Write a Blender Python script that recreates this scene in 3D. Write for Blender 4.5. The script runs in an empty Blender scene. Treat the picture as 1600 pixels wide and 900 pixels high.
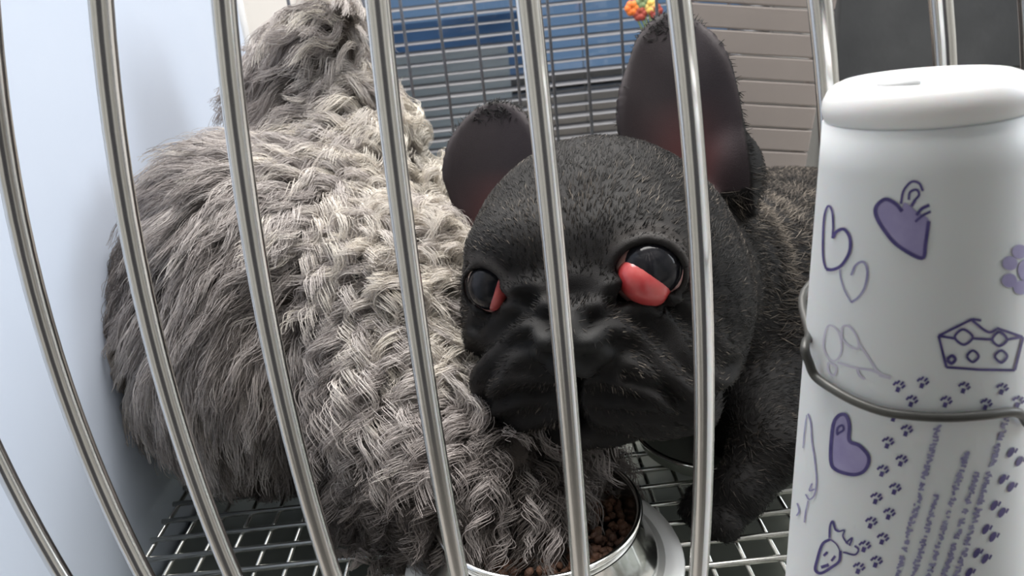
import bpy, bmesh, math, random
import numpy as np
from mathutils import Vector, Matrix

S = bpy.context.scene
COL = S.collection
rng = np.random.default_rng(7)
random.seed(7)

# ------------------------------------------------------------------ camera
PITCH, ROLL, FPX = math.radians(20.15), math.radians(6.15), 1200.0
EYE = np.array([0.0, 0.0, 0.185])
FW = np.array([0, math.cos(PITCH), -math.sin(PITCH)])
_r0 = np.array([1.0, 0, 0]); _u0 = np.cross(_r0, FW)
RT = math.cos(ROLL) * _r0 - math.sin(ROLL) * _u0
UP = math.sin(ROLL) * _r0 + math.cos(ROLL) * _u0
cam_data = bpy.data.cameras.new('camera')
cam_data.sensor_width = 36.0
cam_data.lens = 36.0 * FPX / 1600.0
cam_data.clip_start = 0.005
cam_data.dof.use_dof = True
cam_data.dof.focus_distance = 0.205
cam_data.dof.aperture_fstop = 38.0
cam = bpy.data.objects.new('camera', cam_data)
COL.objects.link(cam)
cam.matrix_world = Matrix(((RT[0], UP[0], -FW[0], EYE[0]), (RT[1], UP[1], -FW[1], EYE[1]),
                           (RT[2], UP[2], -FW[2], EYE[2]), (0, 0, 0, 1)))
S.camera = cam

# ------------------------------------------------------------------ world, exposure
S.view_settings.view_transform = 'Standard'
S.view_settings.look = 'None'
S.view_settings.gamma = 1.0
S.view_settings.exposure = 0.0
world = bpy.data.worlds.new('world'); S.world = world
world.use_nodes = True
wb = world.node_tree.nodes['Background']
wb.inputs['Color'].default_value = (0.105, 0.18, 0.30, 1)      # blue evening sky beyond the window
wb.inputs['Strength'].default_value = 1.0


def area(name, loc, target, sx, sy, power, color):
    d = bpy.data.lights.new(name, 'AREA'); d.shape = 'RECTANGLE'
    d.size, d.size_y, d.energy, d.color = sx, sy, power, color
    o = bpy.data.objects.new(name, d); COL.objects.link(o)
    o.location = loc
    o.rotation_euler = (Vector(target) - Vector(loc)).to_track_quat('-Z', 'Y').to_euler()
    return o


area('ceiling_light_main', (0.10, 0.45, 1.50), (0.10, 0.45, 0), 1.2, 0.5, 30, (1.0, 0.98, 0.95))
area('ceiling_light_rear', (-0.1, 1.15, 1.50), (-0.1, 1.15, 0), 1.2, 0.4, 32, (1.0, 0.97, 0.93))
area('side_fill_light', (1.68, 0.35, 0.75), (0, 0.35, 0.75), 0.62, 0.88, 11, (0.86, 0.93, 1.0))  # added fill from the right, not a known window


# ------------------------------------------------------------------ helpers
def ray(px, py):
    return FW + RT * (px - 800) / FPX - UP * (py - 450) / FPX


def at(px, py, Y):
    d = ray(px, py)
    return EYE + d * (Y / d[1])


def norm(v):
    v = np.asarray(v, float)
    return v / np.linalg.norm(v)


def tag(o, label=None, cat=None, group=None, kind=None):
    if label: o['label'] = label
    if cat: o['category'] = cat
    if group: o['group'] = group
    if kind: o['kind'] = kind
    return o


def empty(name, loc=(0, 0, 0)):
    o = bpy.data.objects.new(name, None); COL.objects.link(o)
    o.empty_display_size = 0.01
    o.location = loc
    return o


def link(name, me, parent=None):
    o = bpy.data.objects.new(name, me); COL.objects.link(o)
    if parent is not None:
        o.parent = parent
        o.matrix_parent_inverse = Matrix.Translation(-Vector(world_loc(parent)))
    return o


def world_loc(o):
    return tuple(o.location) if o.parent is None else tuple(o.get('wl', (0, 0, 0)))


def mesh(name, V, Fc, mat, parent=None, smooth=True):
    me = bpy.data.meshes.new(name)
    me.from_pydata([tuple(map(float, v)) for v in V], [], [tuple(map(int, f)) for f in Fc])
    if mat: me.materials.append(mat)
    if smooth: me.shade_smooth()
    me.update()
    return link(name, me, parent)


def box_geo(lo, hi, bev=0.0):
    bm = bmesh.new()
    bmesh.ops.create_cube(bm, size=1)
    lo, hi = np.array(lo, float), np.array(hi, float)
    for v in bm.verts:
        v.co = Vector((lo + hi) / 2 + np.array(v.co) * (hi - lo))
    if bev:
        bmesh.ops.bevel(bm, geom=bm.edges[:], offset=bev, segments=2, affect='EDGES', profile=0.5)
    me = bpy.data.meshes.new('box'); bm.to_mesh(me); bm.free()
    return me


def box(name, lo, hi, mat, parent=None, bev=0.0):
    me = box_geo(lo, hi, bev); me.name = name
    me.materials.append(mat)
    return link(name, me, parent)


def tube_geo(P, r, seg=10, closed=False, cap=True):
    P = np.asarray(P, float); n = len(P)
    r = np.full(n, r) if np.isscalar(r) else np.asarray(r, float)
    if closed:
        T = np.roll(P, -1, 0) - np.roll(P, 1, 0)
    else:
        T = np.gradient(P, axis=0)
    T /= np.linalg.norm(T, axis=1)[:, None]
    ref = np.array([0, 0, 1.0]) if abs(T[0] @ [0, 0, 1]) < 0.9 else np.array([1.0, 0, 0])
    N = norm(np.cross(ref, T[0])); V = []
    for i in range(n):
        N = N - T[i] * (N @ T[i]); N /= np.linalg.norm(N)
        B = np.cross(T[i], N)
        for k in range(seg):
            a = 2 * math.pi * k / seg
            V.append(P[i] + r[i] * (math.cos(a) * N + math.sin(a) * B))
    Fc = []
    for i in range(n if closed else n - 1):
        j = (i + 1) % n
        for k in range(seg):
            l = (k + 1) % seg
            Fc.append((i * seg + k, i * seg + l, j * seg + l, j * seg + k))
    if cap and not closed:
        Fc.append(tuple(range(seg))[::-1]); Fc.append(tuple((n - 1) * seg + k for k in range(seg)))
    return V, Fc


def tube(name, P, r, mat, parent=None, seg=10, closed=False):
    return mesh(name, *tube_geo(P, r, seg, closed), mat, parent)


def catmull(P, m=8):
    P = np.asarray(P, float)
    Q = np.vstack([2 * P[0] - P[1], P, 2 * P[-1] - P[-2]]); out = []
    for i in range(1, len(Q) - 2):
        for t in np.linspace(0, 1, m, endpoint=False):
            a, b, c, d = Q[i - 1:i + 3]
            out.append(0.5 * (2 * b + (c - a) * t + (2 * a - 5 * b + 4 * c - d) * t * t + (3 * b - a - 3 * c + d) * t ** 3))
    out.append(Q[-2])
    return np.array(out)


def lathe(name, prof, loc, mat, parent=None, seg=72, axis=None):
    loc = np.array(loc, float)
    a = norm(axis) if axis is not None else np.array([0, 0, 1.0])
    u = norm(np.cross([0, 1.0, 0], a)); w = np.cross(a, u)
    V, Fc = [], []
    for (r, z) in prof:
        for k in range(seg):
            t = 2 * math.pi * k / seg
            V.append(loc + a * z + r * (math.cos(t) * u + math.sin(t) * w))
    for i in range(len(prof) - 1):
        for k in range(seg):
            l = (k + 1) % seg
            Fc.append((i * seg + k, i * seg + l, (i + 1) * seg + l, (i + 1) * seg + k))
    return mesh(name, V, Fc, mat, parent)


# ------------------------------------------------------------------ materials
def mat(name, color, rough=0.5, metal=0.0, spec=0.5, noise=None, bump=None, coat=0.0, emit=None, sss=0.0, trans=0.0, sheen=0.0):
    """noise = (scale, colour2, detail); bump = (scale, strength, distance)"""
    m = bpy.data.materials.new(name); m.use_nodes = True
    nt = m.node_tree; b = nt.nodes['Principled BSDF']
    b.inputs['Base Color'].default_value = (*color, 1)
    b.inputs['Roughness'].default_value = rough
    b.inputs['Metallic'].default_value = metal
    b.inputs['Specular IOR Level'].default_value = spec
    b.inputs['Coat Weight'].default_value = coat
    b.inputs['Sheen Weight'].default_value = sheen
    if sss:
        b.inputs['Subsurface Weight'].default_value = sss
        b.inputs['Subsurface Scale'].default_value = 0.002
    if trans: b.inputs['Transmission Weight'].default_value = trans
    if emit:
        b.inputs['Emission Color'].default_value = (*emit[0], 1); b.inputs['Emission Strength'].default_value = emit[1]
    tc = nt.nodes.new('ShaderNodeTexCoord')
    if noise:
        n = nt.nodes.new('ShaderNodeTexNoise'); n.inputs['Scale'].default_value = noise[0]
        n.inputs['Detail'].default_value = noise[2] if len(noise) > 2 else 4
        nt.links.new(tc.outputs['Object'], n.inputs['Vector'])
        r = nt.nodes.new('ShaderNodeValToRGB')
        r.color_ramp.elements[0].position = 0.35; r.color_ramp.elements[1].position = 0.68
        r.color_ramp.elements[0].color = (*color, 1); r.color_ramp.elements[1].color = (*noise[1], 1)
        nt.links.new(n.outputs['Fac'], r.inputs['Fac']); nt.links.new(r.outputs['Color'], b.inputs['Base Color'])
    if bump:
        n = nt.nodes.new('ShaderNodeTexNoise'); n.inputs['Scale'].default_value = bump[0]; n.inputs['Detail'].default_value = 5
        nt.links.new(tc.outputs['Object'], n.inputs['Vector'])
        bp = nt.nodes.new('ShaderNodeBump'); bp.inputs['Strength'].default_value = bump[1]; bp.inputs['Distance'].default_value = bump[2]
        nt.links.new(n.outputs['Fac'], bp.inputs['Height']); nt.links.new(bp.outputs['Normal'], b.inputs['Normal'])
    return m


M = {
    'bar': mat('polished_bar', (0.74, 0.73, 0.715), 0.2, 1.0, noise=(60, (0.68, 0.67, 0.65))),
    'wire': mat('grate_wire', (0.52, 0.52, 0.50), 0.24, 1.0, noise=(90, (0.42, 0.42, 0.40))),
    'rear_bar': mat('backlit_bar_steel', (0.16, 0.17, 0.20), 0.4, 0.6, noise=(50, (0.12, 0.13, 0.15))),  # backlit darkness put into the base colour
    'side': mat('white_side_panel', (0.72, 0.80, 0.94), 0.38, noise=(6, (0.685, 0.765, 0.91))),
    'rim': mat('white_rim', (0.93, 0.93, 0.93), 0.4, noise=(20, (0.88, 0.88, 0.88))),
    'tray': mat('tray_metal', (0.30, 0.315, 0.28), 0.32, 0.5, noise=(14, (0.20, 0.215, 0.19)), bump=(30, 0.2, 0.002)),
    'steel': mat('bowl_steel', (0.72, 0.72, 0.70), 0.14, 1.0, noise=(40, (0.62, 0.62, 0.6)), bump=(120, 0.05, 0.0005)),
    'rim_steel': mat('rim_steel', (0.9, 0.9, 0.88), 0.12, 1.0, noise=(40, (0.82, 0.82, 0.8))),
    'dish': mat('brushed_dish_steel', (0.40, 0.43, 0.38), 0.38, 0.35, noise=(40, (0.33, 0.36, 0.31))),
    'flange': mat('flange_steel', (0.93, 0.93, 0.93), 0.32, 0.3, noise=(40, (0.88, 0.88, 0.88))),
    'kibble': mat('kibble', (0.055, 0.024, 0.013), 0.7, noise=(160, (0.10, 0.042, 0.02)), bump=(900, 0.6, 0.001)),  # brown darkened further to carry the shade inside the bowl
    'bottle': mat('bottle_plastic', (0.76, 0.79, 0.82), 0.42, noise=(25, (0.73, 0.76, 0.79)), sss=0.15, bump=(60, 0.05, 0.001)),
    'lid': mat('lid_plastic', (0.86, 0.87, 0.88), 0.4, noise=(35, (0.83, 0.84, 0.86)), sss=0.2, bump=(140, 0.12, 0.001)),
    'slot': mat('lid_slot', (0.45, 0.46, 0.47), 0.6, noise=(60, (0.40, 0.41, 0.42))),
    'ink': mat('purple_ink', (0.045, 0.035, 0.17), 0.5, noise=(500, (0.10, 0.08, 0.26))),
    'ink_fill': mat('lilac_ink', (0.36, 0.33, 0.56), 0.5, noise=(220, (0.29, 0.26, 0.49))),
    'ink_mid': mat('faded_lilac_ink', (0.24, 0.23, 0.42), 0.5, noise=(500, (0.34, 0.34, 0.52))),
    'ink_pale': mat('pale_lilac_ink', (0.50, 0.48, 0.62), 0.5, noise=(400, (0.58, 0.57, 0.68))),
    'holder': mat('holder_wire', (0.055, 0.055, 0.052), 0.4, 0.2, noise=(80, (0.08, 0.08, 0.075))),
    'beige': mat('beige_slat', (0.40, 0.35, 0.325), 0.55, noise=(9, (0.36, 0.315, 0.295))),
    'blind': mat('blind_slat', (0.25, 0.25, 0.265), 0.5, noise=(7, (0.21, 0.21, 0.225))),
    'cord': mat('blind_cord', (0.3, 0.3, 0.3), 0.8, noise=(50, (0.25, 0.25, 0.25))),
    'wall': mat('grey_wall_paint', (0.62, 0.60, 0.58), 0.8, noise=(3, (0.57, 0.555, 0.54)), bump=(60, 0.1, 0.002)),
    'lightwall': mat('pale_wall_paint', (0.70, 0.70, 0.67), 0.8, noise=(3, (0.65, 0.65, 0.63)), bump=(60, 0.1, 0.002)),
    'reflection_dark': mat('reflection_panel_dark', (0.05, 0.05, 0.06), 0.7, noise=(3, (0.07, 0.07, 0.075)), bump=(60, 0.1, 0.002)),
    'ceiling': mat('ceiling_paint', (0.74, 0.74, 0.73), 0.9, noise=(5, (0.7, 0.7, 0.69)), bump=(90, 0.15, 0.002)),
    'floor': mat('floor_vinyl', (0.17, 0.16, 0.15), 0.5, noise=(6, (0.22, 0.21, 0.19))),
    'frame': mat('window_paint', (0.5, 0.5, 0.5), 0.5, noise=(8, (0.45, 0.45, 0.45))),
    'counter': mat('counter_laminate', (0.35, 0.33, 0.31), 0.4, noise=(30, (0.3, 0.285, 0.27))),
    'darkboard': mat('dark_slate_board', (0.035, 0.037, 0.04), 0.6, noise=(9, (0.065, 0.067, 0.07), 6), bump=(25, 0.3, 0.004)),
    'ledge': mat('grey_ledge', (0.16, 0.16, 0.155), 0.5, noise=(12, (0.14, 0.14, 0.135))),
    'card': mat('tan_cardboard', (0.42, 0.27, 0.16), 0.8, noise=(15, (0.36, 0.23, 0.14)), bump=(70, 0.2, 0.001)),
    'palebox': mat('pale_blue_board', (0.64, 0.76, 0.88), 0.6, noise=(8, (0.55, 0.68, 0.80))),
    'orange': mat('orange_petal', (0.75, 0.16, 0.03), 0.6, noise=(60, (0.8, 0.26, 0.04))),
    'yellow': mat('yellow_petal', (0.78, 0.5, 0.10), 0.6, noise=(60, (0.8, 0.6, 0.25))),
    'red': mat('red_petal', (0.32, 0.05, 0.04), 0.6, noise=(60, (0.4, 0.08, 0.05))),
    'green': mat('leaf_green', (0.16, 0.22, 0.09), 0.6, noise=(60, (0.22, 0.28, 0.14))),
    'vase': mat('white_vase', (0.7, 0.7, 0.68), 0.3, noise=(20, (0.66, 0.66, 0.64))),
    'pole': mat('dark_pole', (0.04, 0.05, 0.08), 0.5, noise=(10, (0.06, 0.07, 0.1))),
    'teal': mat('teal_lamp_glass', (0.3, 0.7, 0.65), 0.3, emit=((0.25, 0.80, 0.72), 1.0)),
    'lampface': mat('lamp_diffuser', (0.9, 0.9, 0.9), 0.5, emit=((1.0, 0.98, 0.95), 4.0)),
    'lampbody': mat('lamp_body', (0.7, 0.7, 0.7), 0.5, noise=(20, (0.66, 0.66, 0.66))),
    'street': mat('street_render', (0.14, 0.19, 0.26), 0.9, noise=(1.2, (0.36, 0.48, 0.62), 2)),
}

# ------------------------------------------------------------------ room shell
def struct(o): o['kind'] = 'structure'; return o


RX0, RX1, RY0, RY1, RZ0, RZ1 = -1.7, 1.7, -1.5, 1.75, -0.9, 1.6
WX0, WX1, WZ0, WZ1 = -0.245, 0.62, 0.0, 0.95
struct(box('floor', (RX0, RY0, RZ0 - 0.05), (RX1, RY1, RZ0), M['floor']))
struct(box('ceiling', (RX0, RY0, RZ1), (RX1, RY1, RZ1 + 0.05), M['ceiling']))
struct(box('wall_left', (RX0 - 0.05, RY0, RZ0), (RX0, RY1, RZ1), M['lightwall']))
struct(box('wall_right', (RX1, RY0, RZ0), (RX1 + 0.05, RY1, RZ1), M['lightwall']))
struct(box('wall_front', (RX0, RY0 - 0.05, RZ0), (RX1, RY0, RZ1), M['lightwall']))
struct(box('dark_reflection_panel', (-0.70, RY0, RZ0), (0.70, RY0 + 0.05, RZ1 - 0.1), M['reflection_dark'], None, 0.005))  # unseen dark panel added so the bars reflect a dark middle stripe
V, Fc = [], []
for lo, hi in (((RX0, RY1, RZ0), (RX1, RY1 + 0.08, WZ0)), ((RX0, RY1, WZ1), (RX1, RY1 + 0.08, RZ1)),
               ((RX0, RY1, WZ0), (WX0, RY1 + 0.08, WZ1)), ((WX1, RY1, WZ0), (RX1, RY1 + 0.08, WZ1))):
    me = box_geo(lo, hi); k = len(V)
    V += [v.co[:] for v in me.vertices]; Fc += [tuple(k + i for i in p.vertices) for p in me.polygons]
struct(mesh('wall_back', V, Fc, M['wall'], smooth=False))
win = struct(empty('window_1', ((WX0 + WX1) / 2, RY1 + 0.05, WZ0)))
yy = RY1 + 0.03
for lo, hi in (((WX0, yy, WZ0), (WX0 + 0.03, yy + 0.04, WZ1)), ((WX1 - 0.03, yy, WZ0), (WX1, yy + 0.04, WZ1)),
               ((WX0 + 0.03, yy, WZ0), (WX1 - 0.03, yy + 0.04, WZ0 + 0.03)), ((WX0 + 0.03, yy, WZ1 - 0.03), (WX1 - 0.03, yy + 0.04, WZ1))):
    box('window_frame', lo, hi, M['frame'], win, 0.003)
glass = mat('window_glass', (1, 1, 1), 0.02, trans=1.0); glass.node_tree.nodes['Principled BSDF'].inputs['IOR'].default_value = 1.45
box('pane', (WX0 + 0.03, yy + 0.016, WZ0 + 0.03), (WX1 - 0.03, yy + 0.022, WZ1 - 0.03), glass, win)
box('window_sill', (WX0 - 0.03, RY1 - 0.04, WZ0 - 0.03), (WX1 + 0.03, RY1 + 0.03, WZ0), M['frame'], win, 0.004)

# ceiling lamp housings around the two ceiling lights
for (x, y, sx, sy, lab) in ((0.10, 0.45, 1.2, 0.5, 'long white ceiling lamp panel straight above the cage'),
                            (-0.1, 1.15, 1.2, 0.4, 'white ceiling lamp panel nearer the window')):
    L = tag(empty('ceiling_lamp', (x, y, RZ1)), lab, 'lamp')
    box('lamp_housing', (x - sx / 2 - 0.03, y - sy / 2 - 0.03, 1.53), (x + sx / 2 + 0.03, y + sy / 2 + 0.03, RZ1), M['lampbody'], L, 0.004)
    box('lamp_diffuser', (x - sx / 2, y - sy / 2, 1.515), (x + sx / 2, y + sy / 2, 1.53), M['lampface'], L)
# unseen surround added on the right wall to go with the side fill light
fill_surround = struct(empty('side_fill_surround', (RX1, 0.35, 0.3)))
for lo, hi in (((1.66, -0.01, 0.26), (RX1, 0.71, 0.30)), ((1.66, -0.01, 1.20), (RX1, 0.71, 1.24)),
               ((1.66, -0.01, 0.30), (RX1, 0.03, 1.20)), ((1.66, 0.67, 0.30), (RX1, 0.71, 1.20))):
    box('window_frame', lo, hi, M['frame'], fill_surround, 0.003)  # rails of the added surround, no real window here

# ------------------------------------------------------------------ outdoors
st = tag(box('street_wall', (-3.5, 6.0, -1.2), (0.32, 6.2, 0.13), M['street']), 'dark wall across the street beyond the window', 'wall')
lp = tag(empty('street_lamp', (-0.465, 3.6, RZ0)), 'small teal lamp glowing beyond the window blind', 'lamp')
tube('lamp_pole', [(-0.465, 3.62, RZ0), (-0.465, 3.62, 0.26)], 0.018, M['pole'], lp)
box('lamp_glass', (-0.50, 3.55, 0.235), (-0.43, 3.64, 0.34), M['teal'], lp, 0.01)
box('lamp_cap', (-0.51, 3.54, 0.34), (-0.42, 3.66, 0.36), M['pole'], lp, 0.004)

# ------------------------------------------------------------------ venetian blind in front of the window
bl = tag(empty('venetian_blind', (0.18, RY1 - 0.09, WZ1)), 'grey venetian blind with thin open slats over the blue window', 'blind')
pitch = 0.0225; z = -0.16; k = 0; sme = None
while z < WZ1:
    if sme is None:
        sme = box_geo((-0.46, -0.0125, -0.0005), (0.46, 0.0125, 0.0005)); sme.materials.append(M['blind'])
        sme.name = 'slat'
    o = bpy.data.objects.new('slat', sme); COL.objects.link(o)
    o.parent = bl; o.matrix_parent_inverse = Matrix.Translation(-Vector(bl.location))
    o.location = (0.20, RY1 - 0.09, z); o.rotation_euler = (math.radians(14 + 4 * math.sin(k * 1.7)), math.radians(0.25 * math.sin(k * 2.3)), 0)
    z += pitch; k += 1
for x in (-0.2, 0.2, 0.6):
    tube('lift_cord', [(x, RY1 - 0.078, -0.16), (x, RY1 - 0.078, WZ1)], 0.0012, M['cord'], bl, 6)
box('headrail', (-0.27, RY1 - 0.11, WZ1), (0.67, RY1, WZ1 + 0.04), M['blind'], bl, 0.003)
tag(box('pale_board', (-0.30, RY1 - 0.06, RZ0), (0.045, RY1 - 0.045, 0.105), M['palebox'], None, 0.002),
    'pale blue upright board behind the lower blind slats', 'board')

# low counter below the window with a vase of flowers
tag(box('low_counter', (-0.1, 1.25, RZ0), (0.75, 1.62, -0.18), M['counter'], None, 0.005), 'low counter under the window, mostly behind the black puppy', 'counter')
fl = tag(empty('flower_vase', (0.30, 1.42, -0.18)), 'slim vase with orange, red and yellow blooms above the black dog ear', 'vase')
lathe('vase', [(0, 0), (0.03, 0), (0.036, 0.05), (0.028, 0.14), (0.018, 0.20), (0.022, 0.22), (0.019, 0.22), (0.016, 0.2), (0, 0.19)], (0.30, 1.42, -0.18), M['vase'], fl, 32)


def blob(name, c, r, m, parent=None, seg=16):
    bm = bmesh.new(); bmesh.ops.create_uvsphere(bm, u_segments=seg, v_segments=seg // 2, radius=1)
    for v in bm.verts:
        v.co = Vector(np.array(c) + np.array(v.co) * np.array(r) * (1 + 0.12 * math.sin(9 * v.co.x + 5 * v.co.z)))
    me = bpy.data.meshes.new(name); bm.to_mesh(me); bm.free(); me.materials.append(m); me.shade_smooth()
    return link(name, me, parent)


for (px, py, m) in ((988, 13, 'orange'), (1000, 21, 'red'), (1016, 10, 'yellow'), (1003, 3, 'green'), (1024, 18, 'red'), (1010, -14, 'orange')):
    c = at(px, py, 1.42)
    tube('flower_stem', catmull([(0.30, 1.42, 0.02), (0.6 * 0.30 + 0.4 * c[0], 1.42, 0.1), c], 5), 0.002, M['green'], fl, 6)
    n = 0
    V, Fc = [], []
    for q in range(6):
        a = q * math.pi / 3
        bm = bmesh.new(); bmesh.ops.create_uvsphere(bm, u_segments=8, v_segments=5, radius=1)
        k = len(V)
        for v in bm.verts:
            V.append(c + np.array([v.co.x * 0.0075 + 0.0065 * math.cos(a), v.co.y * 0.005, v.co.z * 0.0075 + 0.0065 * math.sin(a)]))
        Fc += [tuple(k + v.index for v in f.verts) for f in bm.faces]; bm.free()
    mesh('bloom', V, Fc, M[m], fl)

# dark board standing on a ledge at the right
cR = at(1310, 92, 0.95); x0 = at(1296, 0, 0.95)[0]
lg = tag(box('wall_ledge', (x0 - 0.01, 0.948, RZ0), (x0 + 0.75, 1.25, cR[2]), M['ledge'], None, 0.004), 'grey cabinet behind the white canister with the dark board on it', 'cabinet')
tag(box('dark_board', (x0, 0.925, cR[2] - 0.03), (x0 + 0.7, 0.947, cR[2] + 0.45), M['darkboard'], None, 0.003), 'dark mottled slate board standing behind the white canister', 'board')

# ------------------------------------------------------------------ the cage
cage = tag(empty('pet_cage', (0, 0.35, -0.02)), 'steel barred pet cage with white side panel and wire floor', 'cage')
cage['wl'] = (0, 0.35, -0.02)


def bow(z):                                  # the front grille bulges a little, like a bird cage
    t = min(max(z - 0.11, -0.10), 0.10)
    return 1 - 17.5 * t * t


def front_y(x): return 0.1445 + 2.0 * (x - 0.004) ** 2


FRONT = [-0.1500, -0.1108, -0.0803, -0.0521, -0.0203, 0.0092, 0.0390, 0.0690, 0.0985, 0.1245, 0.1500]
for x in FRONT:
    P = [(x * bow(z), front_y(x * bow(z)), z) for z in np.linspace(-0.012, 0.36, 44)]
    tube('bar', P, 0.00225, M['bar'], cage, 20)
for z in (-0.012, 0.36):
    P = [(x * bow(z), front_y(x * bow(z)) + 0.0045, z) for x in np.linspace(-0.175, 0.26, 40)]
    tube('cross_rail', P, 0.0025, M['bar'], cage, 12)
SX = -0.1655
side = box('side_panel', (SX - 0.006, 0.14, -0.045), (SX, 0.565, 0.42), M['side'], cage, 0.001)
tube('panel_rim', [(SX - 0.001, 0.567, -0.045), (SX - 0.001, 0.567, 0.42)], 0.0045, M['rim'], cage, 12)
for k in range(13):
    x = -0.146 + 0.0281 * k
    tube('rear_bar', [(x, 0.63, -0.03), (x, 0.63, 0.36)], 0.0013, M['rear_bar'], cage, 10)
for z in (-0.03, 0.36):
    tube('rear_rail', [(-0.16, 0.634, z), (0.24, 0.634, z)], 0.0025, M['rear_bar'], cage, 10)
box('floor_tray', (-0.164, 0.155, -0.045), (0.25, 0.64, -0.028), M['tray'], cage, 0.003)
box('cage_base', (-0.175, 0.14, -0.06), (0.26, 0.645, -0.045), M['frame'], cage, 0.003)
grate = bpy.data.objects.new('floor_grate', None); COL.objects.link(grate); grate.empty_display_size = 0.01
grate.parent = cage; grate.matrix_parent_inverse = Matrix.Translation(-Vector(cage.location)); grate['wl'] = (0, 0, 0)
rows = mesh('wire', *tube_geo([(-0.155, 0, 0), (0.245, 0, 0)], 0.0011, 8), M['wire'])
cols = mesh('wire', *tube_geo([(0, 0.165, 0), (0, 0.625, 0)], 0.0009, 8), M['wire'])
k = 0
GY0, GDY, GX0, GDX = 0.1760, 0.0120, -0.1540, 0.0118
for me, n, f in ((rows.data, 38, lambda i: (0, GY0 + GDY * i, -0.0012)), (cols.data, 34, lambda i: (GX0 + GDX * i, 0, -0.0032))):
    for i in range(n):
        if i == 0:
            o = rows if me is rows.data else cols
        else:
            o = bpy.data.objects.new('wire', me); COL.objects.link(o)
        o.location = f(i); o.parent = grate
for x, y in ((-0.15, 0.17), (0.24, 0.17), (-0.15, 0.62), (0.24, 0.62)):
    tube('grate_foot', [(x, y, -0.028), (x, y, -0.002)], 0.002, M['wire'], cage, 8)
tag(box('table', (-0.6, 0.02, -0.10), (0.9, 0.72, -0.06), M['counter'], None, 0.004), 'grey laminate table top under the cage', 'table')
for x in (-0.55, 0.85):
    for y in (0.06, 0.68):
        box('leg', (x - 0.02, y - 0.02, RZ0), (x + 0.02, y + 0.02, -0.10), M['counter'], bpy.data.objects['table'])

# beige slatted panel leaning behind the black dog
sl = tag(empty('slatted_panel', (0.14, 0.60, -0.026)), 'beige panel of wide flat slats behind the black dog', 'panel')
c0 = at(1168, 105, 0.60); ang = math.radians(-9)
sme = box_geo((-0.058, -0.0035, -0.0084), (0.058, 0.0035, 0.0084), 0.0012); sme.materials.append(M['beige']); sme.name = 'slat'
ex, ez = np.array([math.cos(ang), 0, math.sin(ang)]), np.array([-math.sin(ang), 0, math.cos(ang)])
for i in range(-10, 9):
    o = bpy.data.objects.new('slat', sme); COL.objects.link(o); o.parent = sl
    o.matrix_parent_inverse = Matrix.Translation(-Vector(sl.location))
    o.location = c0 + ez * 0.0176 * i; o.rotation_euler = (0, -ang, 0)
for sx in (-0.05, 0.05):
    p = c0 + ex * sx + np.array([0, 0.0055, 0])
    tube('batten', [p - ez * 0.185, p + ez * 0.155], 0.0025, M['beige'], sl, 8)

# cardboard box and towel at the back of the cage
cb = tag(empty('cardboard_box', (0.0, 0.48, 0)), 'tan cardboard box between the two dogs at the cage back', 'box')
b0 = at(705, 318, 0.48)
box('box_body', (b0[0] - 0.05, 0.48, 0), (b0[0] + 0.055, 0.55, b0[2]), M['card'], cb, 0.001)
for s in (-1, 1):
    box('box_flap', (b0[0] - 0.05, 0.514 + s * 0.018 - 0.015, b0[2]), (b0[0] + 0.055, 0.514 + s * 0.018 + 0.015, b0[2] + 0.0015), M['card'], cb)

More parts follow.
